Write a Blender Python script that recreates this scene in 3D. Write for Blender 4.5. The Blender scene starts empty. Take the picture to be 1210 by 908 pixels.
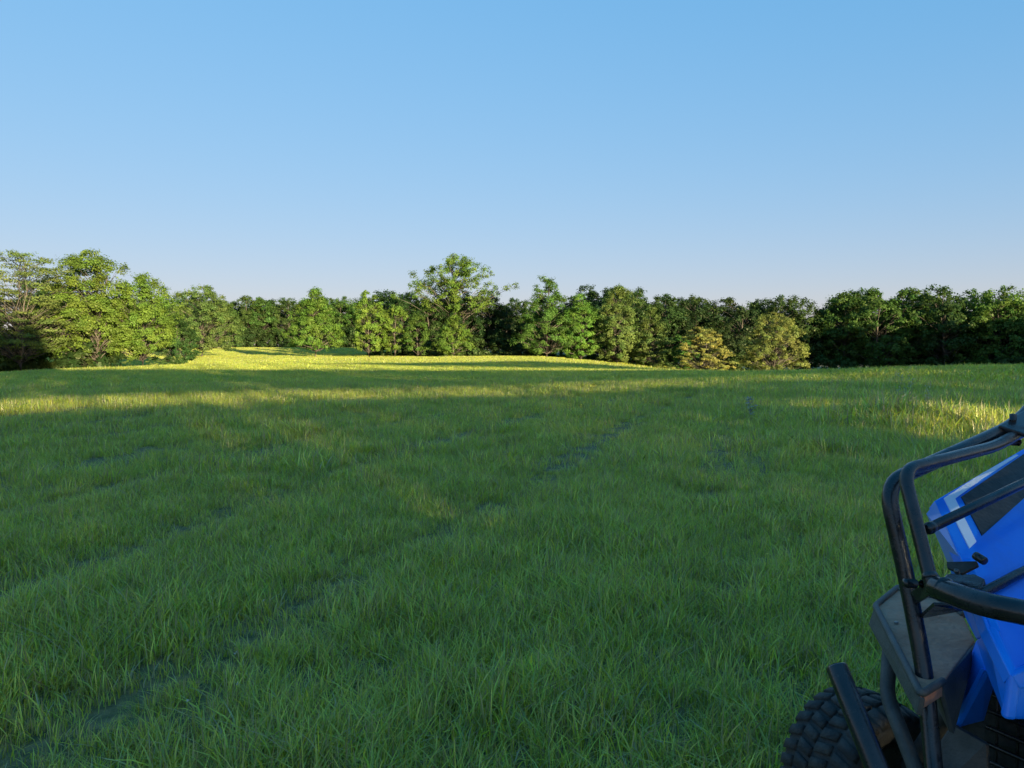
import bpy, math, random
import numpy as np
from mathutils import Vector, Matrix
R = math.radians
sc = bpy.context.scene
COL = sc.collection

# ------------------------------------------------------------------ camera, sky, sun, exposure
EYE = 1.5
FPX, CX, CY, HORIZON = 909.0, 605.0, 454.0, 408.0       # photograph pixels (1210 x 908)
PITCH = math.atan((CY - HORIZON) / FPX)
cam_d = bpy.data.cameras.new('camera')
cam_d.sensor_width = 36.0
cam_d.lens = FPX / 1210.0 * 36.0
cam_d.clip_start, cam_d.clip_end = 0.05, 6000.0
cam = bpy.data.objects.new('camera', cam_d)
COL.objects.link(cam)
cam.location = (0, 0, EYE)
cam.rotation_euler = (math.pi / 2 - PITCH, 0, 0)
sc.camera = cam

SUN_EL, SUN_AZ = R(6.5), math.atan2(0.50, -0.866)         # azimuth from +Y towards +X: behind the camera, to the right
TAN_EL = math.tan(SUN_EL)
SUN_VEC = Vector((math.sin(SUN_AZ) * math.cos(SUN_EL), math.cos(SUN_AZ) * math.cos(SUN_EL), math.sin(SUN_EL)))
world = bpy.data.worlds.new('World'); sc.world = world; world.use_nodes = True
wn, wl = world.node_tree.nodes, world.node_tree.links
sky = wn.new('ShaderNodeTexSky'); sky.sky_type = 'NISHITA'; sky.sun_disc = False
sky.sun_elevation, sky.sun_rotation = SUN_EL, SUN_AZ
sky.altitude, sky.air_density, sky.dust_density, sky.ozone_density = 200, 1.5, 0.4, 5.5
bg = wn['Background']; bg.inputs['Strength'].default_value = 0.15
# the whole sky passes through one soft shoulder per channel, as a camera's response does
SKY_GAIN, SKY_KNEE = (6.2, 5.9, 10.8), 0.242
sep, comb = wn.new('ShaderNodeSeparateColor'), wn.new('ShaderNodeCombineColor')
wl.new(sky.outputs[0], sep.inputs[0])
for k in range(3):
    m1 = wn.new('ShaderNodeMath'); m1.operation = 'MULTIPLY_ADD'; m1.inputs[1].default_value = SKY_GAIN[k] / SKY_KNEE; m1.inputs[2].default_value = 1.0
    m2 = wn.new('ShaderNodeMath'); m2.operation = 'LOGARITHM'; m2.inputs[1].default_value = math.e
    m3 = wn.new('ShaderNodeMath'); m3.operation = 'MULTIPLY'; m3.inputs[1].default_value = SKY_KNEE
    wl.new(sep.outputs[k], m1.inputs[0]); wl.new(m1.outputs[0], m2.inputs[0]); wl.new(m2.outputs[0], m3.inputs[0]); wl.new(m3.outputs[0], comb.inputs[k])
hs = wn.new('ShaderNodeHueSaturation'); hs.inputs['Saturation'].default_value = 1.5
wl.new(comb.outputs[0], hs.inputs['Color']); wl.new(hs.outputs[0], bg.inputs['Color'])
sun_d = bpy.data.lights.new('sun', 'SUN')
sun_d.energy, sun_d.angle, sun_d.color = 3.0, R(0.30), (1.0, 0.87, 0.56)
sun = bpy.data.objects.new('sun', sun_d); COL.objects.link(sun)
sun.rotation_euler = SUN_VEC.to_track_quat('Z', 'Y').to_euler()
sun.location = (30, -50, 40)
vs = sc.view_settings
vs.view_transform, vs.look, vs.gamma, vs.use_curve_mapping, vs.exposure = 'Standard', 'None', 1.0, False, 2.3
sc.cycles.max_bounces = 6; sc.cycles.diffuse_bounces = 3; sc.cycles.transmission_bounces = 4
sc.cycles.transparent_max_bounces = 4

# ------------------------------------------------------------------ helpers
def ray(px, py):
    a, b = (px - CX) / FPX, (CY - py) / FPX
    c, s = math.cos(PITCH), math.sin(PITCH)
    v = Vector((a, c + b * s, -s + b * c))
    return v / v.y                                        # unit depth along +Y
def at(px, py, d):
    return Vector((0, 0, EYE)) + ray(px, py) * d
def ss(a, b, x):
    t = np.clip((np.asarray(x, float) - a) / (b - a), 0, 1)
    return t * t * (3 - 2 * t)
def H(x, y):
    x, y = np.asarray(x, float), np.asarray(y, float)
    h = 0.66 * np.exp(-(((x - 30) / 13) ** 2 + ((y - 31) / 14) ** 2))
    ratio = x / np.maximum(y, 1.0)
    h = h - 3.4 * ss(28, 112, y) * ss(0.0, 0.36, ratio)
    h = h + 1.1 * ss(115, 200, y) * (1 - ss(-50, -10, x))
    h = h - 0.65 * ss(22, 55, y) * (1 - ss(-40, -20, x)) * (1 - ss(70, 110, y))
    h = h - 0.25 * ss(45, 105, y)
    h = h + 0.04 * np.sin(x * 0.31 + 1.3) * np.sin(y * 0.23) * ss(6, 14, np.hypot(x, y))
    h = h + 0.05 * np.sin(x * 0.11 - y * 0.17 + 0.5) * ss(8, 25, np.hypot(x, y))
    return h
def gz(x, y): return float(H(x, y))
def tag(o, label=None, cat=None, group=None, kind=None):
    for k, v in (('label', label), ('category', cat), ('group', group), ('kind', kind)):
        if v: o[k] = v
    return o
def link(name, data, parent=None):
    o = bpy.data.objects.new(name, data); COL.objects.link(o)
    if parent: o.parent = parent
    return o
def empty(name, loc=(0, 0, 0), rz=0.0):
    o = link(name, None); o.location = loc; o.rotation_euler = (0, 0, rz); o.empty_display_size = 0.3
    return o
def mesh_np(name, verts, faces, mat=None, cols=None, smooth=False):
    """verts (n,3); faces (m,k) array with one face size, or list of such arrays; cols per-face-corner handled per vertex"""
    me = bpy.data.meshes.new(name)
    verts = np.asarray(verts, np.float32)
    if isinstance(faces, np.ndarray): faces = [faces]
    faces = [np.asarray(f, np.int32) for f in faces if len(f)]
    me.vertices.add(len(verts)); me.vertices.foreach_set('co', verts.ravel())
    loops = np.concatenate([f.ravel() for f in faces])
    sizes = np.concatenate([np.full(len(f), f.shape[1], np.int32) for f in faces])
    starts = np.concatenate([[0], np.cumsum(sizes)[:-1]]).astype(np.int32)
    me.loops.add(len(loops)); me.loops.foreach_set('vertex_index', loops)
    me.polygons.add(len(sizes)); me.polygons.foreach_set('loop_start', starts)
    if cols is not None:
        a = me.attributes.new('tint', 'FLOAT_COLOR', 'POINT')
        c = np.ones((len(verts), 4), np.float32); c[:, :3] = cols
        a.data.foreach_set('color', c.ravel())
    me.update(calc_edges=True); me.validate()
    if smooth: me.polygons.foreach_set('use_smooth', np.ones(len(sizes), bool))
    if mat: me.materials.append(mat)
    return me
# ------------------------------------------------------------------ materials
def new_mat(name):
    m = bpy.data.materials.new(name); m.use_nodes = True
    return m, m.node_tree.nodes, m.node_tree.links
def leaf_mat(name, base, translucency=0.35, gloss=0.06, var=0.35):
    m, n, l = new_mat(name); n.clear()
    out = n.new('ShaderNodeOutputMaterial'); at_ = n.new('ShaderNodeAttribute'); at_.attribute_name = 'tint'
    mul = n.new('ShaderNodeMix'); mul.data_type = 'RGBA'; mul.blend_type = 'MULTIPLY'; mul.inputs[0].default_value = 1.0
    mul.inputs[6].default_value = (*base, 1); l.new(at_.outputs['Color'], mul.inputs[7])
    oi = n.new('ShaderNodeObjectInfo'); hsv = n.new('ShaderNodeHueSaturation')
    mr = n.new('ShaderNodeMapRange'); mr.inputs[3].default_value = 1 - var; mr.inputs[4].default_value = 1 + var
    l.new(oi.outputs['Random'], mr.inputs[0]); l.new(mr.outputs[0], hsv.inputs['Value'])
    mh = n.new('ShaderNodeMapRange'); mh.inputs[3].default_value = 0.485; mh.inputs[4].default_value = 0.515
    wn_ = n.new('ShaderNodeTexWhiteNoise'); wn_.noise_dimensions = '1D'; l.new(oi.outputs['Random'], wn_.inputs['W'])
    l.new(wn_.outputs['Value'], mh.inputs[0]); l.new(mh.outputs[0], hsv.inputs['Hue'])
    l.new(mul.outputs[2], hsv.inputs['Color'])
    d = n.new('ShaderNodeBsdfDiffuse'); t = n.new('ShaderNodeBsdfTranslucent'); g = n.new('ShaderNodeBsdfGlossy')
    g.inputs['Roughness'].default_value = 0.45; g.inputs['Color'].default_value = (.95, .9, .6, 1)
    l.new(hsv.outputs[0], d.inputs[0])
    tm = n.new('ShaderNodeMix'); tm.data_type = 'RGBA'; tm.blend_type = 'MULTIPLY'; tm.inputs[0].default_value = 1
    tm.inputs[7].default_value = (1.15, 1.2, 0.6, 1); l.new(hsv.outputs[0], tm.inputs[6]); l.new(tm.outputs[2], t.inputs[0])
    m1 = n.new('ShaderNodeMixShader'); m1.inputs[0].default_value = translucency
    m2 = n.new('ShaderNodeMixShader'); m2.inputs[0].default_value = gloss
    l.new(d.outputs[0], m1.inputs[1]); l.new(t.outputs[0], m1.inputs[2])
    l.new(m1.outputs[0], m2.inputs[1]); l.new(g.outputs[0], m2.inputs[2]); l.new(m2.outputs[0], out.inputs[0])
    return m
def noise_mat(name, c1, c2, scale, rough=0.8, bump=0.3, detail=6, metallic=0.0, spec=0.5, coat=0.0, fac=(0.35, 0.65), bscale=None):
    m, n, l = new_mat(name); p = n['Principled BSDF']
    tc = n.new('ShaderNodeTexCoord'); nz = n.new('ShaderNodeTexNoise')
    nz.inputs['Scale'].default_value = scale; nz.inputs['Detail'].default_value = detail
    l.new(tc.outputs['Object'], nz.inputs['Vector'])
    cr = n.new('ShaderNodeValToRGB'); cr.color_ramp.elements[0].color = (*c1, 1); cr.color_ramp.elements[1].color = (*c2, 1)
    cr.color_ramp.elements[0].position, cr.color_ramp.elements[1].position = fac
    l.new(nz.outputs['Fac'], cr.inputs[0]); l.new(cr.outputs[0], p.inputs['Base Color'])
    p.inputs['Roughness'].default_value = rough; p.inputs['Metallic'].default_value = metallic
    p.inputs['Specular IOR Level'].default_value = spec; p.inputs['Coat Weight'].default_value = coat
    if bump:
        nb = n.new('ShaderNodeTexNoise'); nb.inputs['Scale'].default_value = bscale or scale * 3; nb.inputs['Detail'].default_value = 5
        l.new(tc.outputs['Object'], nb.inputs['Vector'])
        b = n.new('ShaderNodeBump'); b.inputs['Strength'].default_value = bump; b.inputs['Distance'].default_value = 0.02
        l.new(nb.outputs['Fac'], b.inputs['Height']); l.new(b.outputs[0], p.inputs['Normal'])
    return m
M_SOIL = noise_mat('field_soil', (0.090, 0.095, 0.030), (0.260, 0.200, 0.080), 14, 0.95, 1.0, detail=10, bscale=60)
M_BARK = noise_mat('bark', (0.07, 0.055, 0.04), (0.15, 0.12, 0.09), 6, 0.9, 0.6)
M_GRASS = leaf_mat('grass_blades', (1, 1, 1), 0.42, 0.085, 0.26)
M_LEAF = leaf_mat('tree_leaves', (1, 1, 1), 0.42, 0.012, 0.12)

VEH_O = np.array([1.2, 1.677]); VEH_H = np.array([-0.85, -0.53]) / np.hypot(0.85, 0.53); VEH_L = np.array([-VEH_H[1], VEH_H[0]])
# ------------------------------------------------------------------ ground
def build_field():
    rr = np.concatenate([[0], np.geomspace(0.5, 60, 90), np.linspace(62, 260, 80), np.geomspace(270, 4000, 24)])
    aa = np.linspace(0, 2 * np.pi, 241)[:-1]
    rg, ag = np.meshgrid(rr[1:], aa, indexing='ij')
    x, y = rg * np.sin(ag), rg * np.cos(ag)
    v = np.stack([x, y, H(x, y)], -1).reshape(-1, 3)
    v = np.vstack([v, [[0, 0, gz(0, 0)]]])
    nr, na = rg.shape; i, j = np.meshgrid(np.arange(nr - 1), np.arange(na), indexing='ij')
    j2 = (j + 1) % na
    q = np.stack([i * na + j, (i + 1) * na + j, (i + 1) * na + j2, i * na + j2], -1).reshape(-1, 4)
    jj = np.arange(na); tri = np.stack([np.full(na, len(v) - 1), jj, (jj + 1) % na], -1)
    # viewed from above both must wind the same way
    q = q[:, ::-1]; tri = tri[:, ::-1]
    o = link('field', mesh_np('field', v, [q, tri], M_SOIL, smooth=True))
    return tag(o, 'gently rolling hay field under the grass', kind='structure')
build_field()

# ------------------------------------------------------------------ grass (uncountable: one object, instanced clumps)
_t1 = np.array([(-5.2, 0.6), (-3.9, 2.8), (-2.9, 4.8), (-2.4, 7.1), (-1.5, 10.7), (0.6, 16.6), (3.3, 22), (8, 30), (14, 38)])
_t2 = np.array([(-2.6, 1.0), (-1.9, 2.4), (-1.24, 4.1), (-0.86, 5.4), (-0.04, 7.1), (0.82, 9.95), (2.8, 16.6), (6.5, 25), (12, 33)])
def _shift(t, k): return t + np.array([-1.0, 0.55]) * k * (0.85 + 0.008 * t[:, 1:])
TRACKS = [(_t1, 0.24, 0.85), (_t2, 0.24, 0.80),
          (np.array([(2.0, 7.4), (2.27, 8.6), (3.0, 11), (3.75, 13.4), (4.9, 16)]), 0.24, 0.7),
          (_shift(_t1, 1.9), 0.20, 0.75), (_shift(_t1, 3.4), 0.20, 0.65), (_shift(_t1, 5.4), 0.24, 0.7), (_shift(_t1, 7.0), 0.24, 0.65),
          (_shift(_t1, 9.3), 0.28, 0.65), (_shift(_t1, 11.5), 0.28, 0.6), (_shift(_t1, 14.5), 0.3, 0.6),
          (_shift(_t2, -2.2), 0.16, 0.35)]
def seg_dist(p, poly):
    best = np.full(len(p), 1e9)
    for a, b in zip(poly[:-1], poly[1:]):
        ab = b - a; t = np.clip(((p - a) @ ab) / (ab @ ab), 0, 1)
        best = np.minimum(best, np.hypot(*(p - (a + t[:, None] * ab)).T))
    return best
def vnoise(x, y, seed):
    """smooth value noise, numpy"""
    rs = np.random.RandomState(seed); tab = rs.rand(256, 256)
    xi, yi = np.floor(x).astype(int), np.floor(y).astype(int)
    fx, fy = x - xi, y - yi; fx, fy = fx * fx * (3 - 2 * fx), fy * fy * (3 - 2 * fy)
    g = lambda a, b: tab[a % 256, b % 256]
    return (g(xi, yi) * (1 - fx) + g(xi + 1, yi) * fx) * (1 - fy) + (g(xi, yi + 1) * (1 - fx) + g(xi + 1, yi + 1) * fx) * fy
def blade_mesh(name, rs, n, rad, hmin, hmax, w, lean, dry=0.13, segs=3):
    """n tapering blades, each a bent strip"""
    a, r = rs.uniform(0, 2 * np.pi, n), rad * np.sqrt(rs.rand(n))
    ox, oy = r * np.cos(a), r * np.sin(a)
    h = rs.uniform(hmin, hmax, n) * np.where(rs.rand(n) < 0.12, 1.25, 1.0)
    d = rs.uniform(0, 2 * np.pi, n); dx, dy = np.cos(d), np.sin(d)
    ln = h * np.abs(rs.normal(lean, lean * 0.6, n)); ww = w * rs.uniform(0.6, 1.4, n)
    tw = d + np.pi / 2 + rs.normal(0, 0.5, n); sx, sy = np.cos(tw), np.sin(tw)
    V = []
    for k in range(segs + 1):
        t = k / segs
        px, py = ox + dx * ln * t ** 1.8, oy + dy * ln * t ** 1.8
        pz = h * (t - 0.22 * t * t * np.minimum(ln / h, 1.2)) - (0.02 if k == 0 else 0)
        wk = ww * (1 - t) ** 0.6 * (0.75 if k == 0 else 1)
        if k < segs:
            V += [np.stack([px - sx * wk, py - sy * wk, pz], 1), np.stack([px + sx * wk, py + sy * wk, pz], 1)]
        else:
            V += [np.stack([px, py, pz], 1)]
    nv = 2 * segs + 1
    v = np.stack(V, 1).reshape(-1, 3); b = np.arange(n)[:, None] * nv
    q = np.concatenate([b + np.array([[2 * k, 2 * k + 1, 2 * k + 3, 2 * k + 2]]) for k in range(segs - 1)])
    tr = b + np.array([[2 * segs - 2, 2 * segs - 1, 2 * segs]])
    base = np.array([0.420, 0.465, 0.055])
    c = base[None] * rs.uniform(0.65, 1.4, (n, 1)) * np.stack([rs.uniform(0.8, 1.3, n), np.ones(n), rs.uniform(0.6, 1.6, n)], 1)
    isdry = rs.rand(n) < dry; c[isdry] = np.array([0.42, 0.36, 0.20]) * rs.uniform(0.6, 1.2, (isdry.sum(), 1))
    return mesh_np(name, v, [q, tr], M_GRASS, np.repeat(c, nv, 0))
def scatter(rs, r0, r1, dens, half=62):
    n = int(dens * (r1 * r1 - r0 * r0) * R(half))
    r = np.sqrt(rs.uniform(r0 * r0, r1 * r1, n)); a = rs.uniform(-R(half), R(half), n)
    return np.stack([r * np.sin(a), r * np.cos(a)], 1)
def build_grass():
    rs = np.random.RandomState(5)
    clumps = []
    for k in range(5): clumps.append(blade_mesh('blades_near', rs, 32, 0.10, 0.06, 0.19, 0.0026, 0.75))          # 0-4
    clumps.append(blade_mesh('blades_low', rs, 30, 0.12, 0.05, 0.13, 0.0034, 0.8, 0.25))                          # 5
    for k in range(3): clumps.append(blade_mesh('blades_mid', rs, 50, 0.22, 0.07, 0.19, 0.0046, 0.75))            # 6-8
    for k in range(3): clumps.append(blade_mesh('blades_far', rs, 80, 0.60, 0.07, 0.20, 0.011, 0.7, segs=2))     # 9-11
    for k in range(3): clumps.append(blade_mesh('blades_horizon', rs, 140, 1.5, 0.08, 0.24, 0.021, 0.7, segs=2))   # 12-14
    for k in range(2): clumps.append(blade_mesh('blades_tall', rs, 9, 0.10, 0.20, 0.36, 0.0020, 0.6, 0.2, segs=4))    # 15-16
    src = bpy.data.collections.new('grass_clumps')
    for k, me in enumerate(clumps):
        o = bpy.data.objects.new('clump_%02d' % k, me); src.objects.link(o)
    P, S, I = [], [], []
    def add(p, idx, smin, smax, low=False):
        n = len(p); s = rs.uniform(smin, smax, n)
        patch = 0.72 + 0.55 * vnoise(p[:, 0] * 0.55 + 50, p[:, 1] * 0.55 + 50, 3) * vnoise(p[:, 0] * 1.9 + 9, p[:, 1] * 1.9 + 70, 8) * 2
        s *= np.clip(patch, 0.6, 1.35)
        right = ss(-1, 8, p[:, 0] - 0.1 * p[:, 1]); s *= 0.85 + 0.5 * right
        s *= 1 + 0.7 * np.exp(-(((p[:, 0] - 7.6) / 1.3) ** 2 + ((p[:, 1] - 14.2) / 1.6) ** 2))     # one tall tuft       # taller uncut grass on the rise
        keep = np.ones(n, bool)
        for poly, w, amt in TRACKS:
            d = seg_dist(p, poly); f = np.exp(-(d / w) ** 2) * amt * (0.55 + 0.7 * vnoise(p[:, 0] * 1.3, p[:, 1] * 1.3, 21))
            if low: s *= 1 - 0.55 * np.clip(f, 0, 0.8); keep &= rs.rand(n) > f * 0.15; continue
            s *= 1 - np.clip(f, 0, 0.75); keep &= rs.rand(n) > f * 0.72
        bare = vnoise(p[:, 0] * 1.5 + 30, p[:, 1] * 1.5, 14) * vnoise(p[:, 0] * 0.6, p[:, 1] * 0.6 + 13, 15)
        keep &= rs.rand(n) > ss(0.42, 0.62, bare) * (0.25 if low else 0.6)
        q = (p - VEH_O) @ np.array([VEH_H, VEH_L]).T                                # none grows up through the vehicle
        keep &= ~((q[:, 0] > -2.3) & (q[:, 0] < 0.28) & (np.abs(q[:, 1]) < np.where(q[:, 0] > -0.45, 0.72, 0.55)))
        P.append(p[keep]); S.append(s[keep]); I.append(rs.choice(idx, n)[keep])
    near = [0, 1, 2, 3, 4]
    add(scatter(rs, 0.0, 2.2, 90, 180), near, 0.75, 1.2)
    add(scatter(rs, 2.2, 7.0, 110), near, 0.75, 1.25)
    add(scatter(rs, 1.5, 9.0, 115), [5], 1.0, 1.6, True)
    add(scatter(rs, 1.8, 14.0, 13), [15, 16], 0.7, 1.1)
    add(scatter(rs, 9.0, 30.0, 14), [5], 1.5, 2.4, True)
    add(scatter(rs, 7.0, 14.0, 60), near, 0.8, 1.25)
    add(scatter(rs, 13.0, 28.0, 20), [6, 7, 8], 0.85, 1.2)
    add(scatter(rs, 26.0, 60.0, 5.5, 52), [9, 10, 11], 0.85, 1.2)
    add(scatter(rs, 56.0, 150.0, 0.95, 46), [12, 13, 14], 0.8, 1.15)
    q = scatter(rs, 150.0, 235.0, 0.7, 40); q = q[q[:, 0] < -10]
    add(q, [12, 13, 14], 0.8, 1.15)
    p, s, idx = np.concatenate(P), np.concatenate(S), np.concatenate(I)
    pts = np.column_stack([p, H(p[:, 0], p[:, 1])])
    me = bpy.data.meshes.new('grass'); me.vertices.add(len(pts)); me.vertices.foreach_set('co', pts.astype(np.float32).ravel())
    for nm, ty, arr in (('size', 'FLOAT', s.astype(np.float32)), ('turn', 'FLOAT', rs.uniform(0, 6.283, len(p)).astype(np.float32)), ('pick', 'INT', idx.astype(np.int32))):
        a = me.attributes.new(nm, ty, 'POINT'); a.data.foreach_set('value', arr)
    o = link('grass', me)
    ng = bpy.data.node_groups.new('grass_scatter', 'GeometryNodeTree')
    ng.interface.new_socket('Geometry', in_out='INPUT', socket_type='NodeSocketGeometry')
    ng.interface.new_socket('Geometry', in_out='OUTPUT', socket_type='NodeSocketGeometry')
    n, l = ng.nodes, ng.links
    gi, go = n.new('NodeGroupInput'), n.new('NodeGroupOutput')
    m2p = n.new('GeometryNodeMeshToPoints'); iop = n.new('GeometryNodeInstanceOnPoints'); ci = n.new('GeometryNodeCollectionInfo')
    ci.inputs['Collection'].default_value = src; ci.inputs['Separate Children'].default_value = True; ci.inputs['Reset Children'].default_value = True
    def named(nm, ty):
        a = n.new('GeometryNodeInputNamedAttribute'); a.data_type = ty; a.inputs['Name'].default_value = nm; return a.outputs[0]
    cx = n.new('ShaderNodeCombineXYZ'); l.new(named('turn', 'FLOAT'), cx.inputs['Z'])
    l.new(gi.outputs[0], m2p.inputs[0]); l.new(m2p.outputs[0], iop.inputs['Points']); l.new(ci.outputs[0], iop.inputs['Instance'])
    iop.inputs['Pick Instance'].default_value = True
    l.new(named('pick', 'INT'), iop.inputs['Instance Index']); l.new(cx.outputs[0], iop.inputs['Rotation'])
    l.new(named('size', 'FLOAT'), iop.inputs['Scale']); l.new(iop.outputs[0], go.inputs[0])
    mod = o.modifiers.new('scatter', 'NODES'); mod.node_group = ng
    print('grass points', len(pts))
    return tag(o, 'long green meadow grass covering the whole field', 'grass', kind='stuff')
build_grass()

# ------------------------------------------------------------------ trees
def tube(path, radii, sides=6):
    """returns verts, quads for a tapered tube along path"""
    path = np.asarray(path, float); n = len(path)
    tan = np.gradient(path, axis=0); tan /= np.linalg.norm(tan, axis=1)[:, None] + 1e-9
    ref = np.array([0, 0, 1.0]) if abs(tan[0][2]) < 0.8 else np.array([1.0, 0, 0])
    rings = []
    for k in range(n):
        u = np.cross(tan[k], ref); nu = np.linalg.norm(u)
        if nu < 1e-3: u = np.cross(tan[k], [0, 1.0, 0]); nu = np.linalg.norm(u)
        u /= nu; w = np.cross(tan[k], u); ref = -np.cross(u, tan[k]) if k == 0 else ref
        an = np.arange(sides) / sides * 2 * np.pi
        rings.append(path[k] + radii[k] * (np.cos(an)[:, None] * u + np.sin(an)[:, None] * w))
    v = np.concatenate(rings); i, j = np.meshgrid(np.arange(n - 1), np.arange(sides), indexing='ij'); j2 = (j + 1) % sides
    q = np.stack([i * sides + j, i * sides + j2, (i + 1) * sides + j2, (i + 1) * sides + j], -1).reshape(-1, 4)
    return v, q
def join(parts):
    V, Q, o = [], [], 0
    for v, q in parts: V.append(v); Q.append(q + o); o += len(v)
    return np.concatenate(V), np.concatenate(Q)
PROFILES = {   # crown radius (fraction of spread) against height in the crown
    'oval':   ([0, .12, .35, .6, .85, 1], [.45, .8, 1, .92, .6, .15]),
    'cone':   ([0, .1, .3, .55, .8, 1], [.6, .95, 1, .72, .42, .08]),
    'dome':   ([0, .1, .35, .65, .9, 1], [.8, .98, 1, .88, .55, .25]),
    'spread': ([0, .2, .45, .7, .9, 1], [.35, .7, .9, 1, .75, .4]),
    'hedge':  ([0, 1], [1, .95]),
    'tall':   ([0, .1, .4, .7, .9, 1], [.6, .9, 1, .85, .6, .25]),
}
def tree_meshes(name, seed, h, spread, base=0.15, profile='oval', boughs=70, leaves=90, leaf=0.16, col=(0.05, 0.085, 0.02),
                flat=0.8, bough_r=0.20, lobes=0.25, trunk_r=None, bark=M_BARK, limb_sides=4, inner=0.35, lean=(0, 0), keep=None, colvar=0.25, stems=1, limb_share=1.0):
    rs = np.random.RandomState(seed)
    tr = trunk_r or h * 0.014; zb = h * base; ch = h - zb
    pts_t, pts_r = PROFILES[profile]
    # boughs through the crown
    B = []
    ph = rs.uniform(0, 6.28, 4); k2, k3 = rs.randint(2, 4), rs.randint(3, 6)
    tries = 0
    while len(B) < boughs and tries < boughs * 20:
        tries += 1
        t = rs.rand() ** 0.9; rad = np.interp(t, pts_t, pts_r) * spread
        if rs.rand() > (rad / spread) ** 1.2 + 0.12: continue
        a = rs.uniform(0, 2 * np.pi)
        lob = 1 + lobes * (0.6 * math.sin(k2 * a + ph[0] + 3 * t) + 0.6 * math.sin(k3 * a + ph[1] - 5 * t) + 0.5 * rs.normal())
        rho = rad * lob * (inner + (1 - inner) * math.sqrt(rs.rand()))
        z = zb + t * ch * (1 - 0.06 * rs.rand())
        B.append((rho * math.cos(a) + lean[0] * t, rho * math.sin(a) + lean[1] * t, z, t, rad))
    B = np.array(B)
    # trunk(s) and limbs
    parts = []
    stem_paths = []
    for s_ in range(stems):
        n = 9; z = np.linspace(-0.15, h * 0.9, n); tt = np.clip(z / h, 0, 1)
        off = rs.uniform(0, 6.28); sp = (0.10 * spread if stems > 1 else 0)
        wob = np.cumsum(rs.normal(0, 0.012 * h, (n, 2)), 0); wob[0] = 0
        path = np.stack([wob[:, 0] + lean[0] * tt + sp * math.cos(off) * (1 + 2 * tt), wob[:, 1] + lean[1] * tt + sp * math.sin(off) * (1 + 2 * tt), z], 1)
        rad = tr / math.sqrt(stems) * (1 - 0.93 * tt) ; rad[0] *= 1.35
        parts.append(tube(path, rad, 8)); stem_paths.append(path)
    for b in B[:max(1, int(len(B) * limb_share))]:
        path = stem_paths[rs.randint(stems)]
        rho = math.hypot(b[0], b[1]); za = max(zb * 0.75, b[2] - 0.55 * rho - 0.1 * ch * rs.rand())
        za = min(za, h * 0.86)
        s = np.array([np.interp(za, path[:, 2], path[:, 0]), np.interp(za, path[:, 2], path[:, 1]), za]); e = b[:3]
        mid1, mid2 = s + (e - s) * 0.35, s + (e - s) * 0.7
        mid1 = mid1 + np.array([0, 0, 0.06 * rho]) + rs.normal(0, 0.04 * rho + 0.01, 3); mid2 = mid2 + np.array([0, 0, 0.05 * rho]) + rs.normal(0, 0.04 * rho + 0.01, 3)
        r0 = tr * 0.36 * (1 - 0.75 * za / h)
        parts.append(tube(np.array([s, mid1, mid2, e]), [r0, r0 * .75, r0 * .5, r0 * .2], limb_sides))
    tv, tq = join(parts)
    trunk = mesh_np(name + '_trunk', tv, tq, bark, smooth=True)
    # leaves: sprays on a flattened shell about each bough
    nb = len(B); br = bough_r * spread * rs.uniform(0.7, 1.3, nb)
    per = np.maximum((leaves * (br / (bough_r * spread)) ** 1.5).astype(int), 3)
    bi = np.repeat(np.arange(nb), per); N = len(bi)
    d = rs.normal(0, 1, (N, 3)); d /= np.linalg.norm(d, axis=1)[:, None]
    d[:, 2] = np.where(d[:, 2] < -0.2, d[:, 2] * 0.5, d[:, 2])
    shell = rs.uniform(0.25, 1.0, N) ** 0.6
    # sub-sprays: pull leaves toward a few spray directions for clumps
    ns = 7; sd = rs.normal(0, 1, (nb, ns, 3)); sd /= np.linalg.norm(sd, axis=2)[:, :, None]
    pick = sd[bi, rs.randint(0, ns, N)]; d = d * 0.55 + pick * 0.75
    P = B[bi, :3] + d * (br[bi] * shell)[:, None] * np.array([1, 1, flat])
    out = B[bi, :3] - np.array([0, 0, zb + 0.3 * ch]); out /= np.linalg.norm(out, axis=1)[:, None] + 1e-6
    nrm = rs.normal(0, 0.42, (N, 3)) + np.array([0, 0, 0.22]) + out * 0.5 + d * 0.6
    P[:, 2] = np.maximum(P[:, 2], 0.08)
    if keep is not None:
        ok = keep(P); P, nrm, bi = P[ok], nrm[ok], bi[ok]; N = len(P)
    nrm /= np.linalg.norm(nrm, axis=1)[:, None]
    ax = np.cross(nrm, rs.normal(0, 1, (N, 3))); ax /= np.linalg.norm(ax, axis=1)[:, None] + 1e-9
    ay = np.cross(nrm, ax); L = leaf * rs.uniform(0.6, 1.4, N)[:, None]; W = L * rs.uniform(0.45, 0.75, N)[:, None]
    v = np.stack([P - ax * L, P - ay * W + nrm * L * 0.12, P + ax * L, P + ay * W + nrm * L * 0.12], 1).reshape(-1, 3)
    q = np.arange(N * 4).reshape(-1, 4)
    bc = rs.uniform(1 - colvar, 1 + colvar, nb)[bi] * rs.uniform(0.9, 1.1, N)
    hue = rs.uniform(0.88, 1.15, nb)[bi]
    c = np.array(col)[None] * bc[:, None] * np.stack([hue, np.ones(N), np.ones(N)], 1)
    crown = mesh_np(name + '_crown', v, q, M_LEAF, np.repeat(c, 4, 0))
    return trunk, crown
def place_tree(name, meshes, x, y, label, group=None, rz=0.0, s=1.0, cat='tree', sz=None):
    o = empty(name, (x, y, gz(x, y)), rz); o.scale = (s, s, sz or s)
    link('trunk' if cat == 'tree' else 'stem', meshes[0], o); link('crown' if cat == 'tree' else 'foliage', meshes[1], o)
    return tag(o, label, cat, group)
def at_px(px, d): return (px - CX) / FPX * d, d

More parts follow.
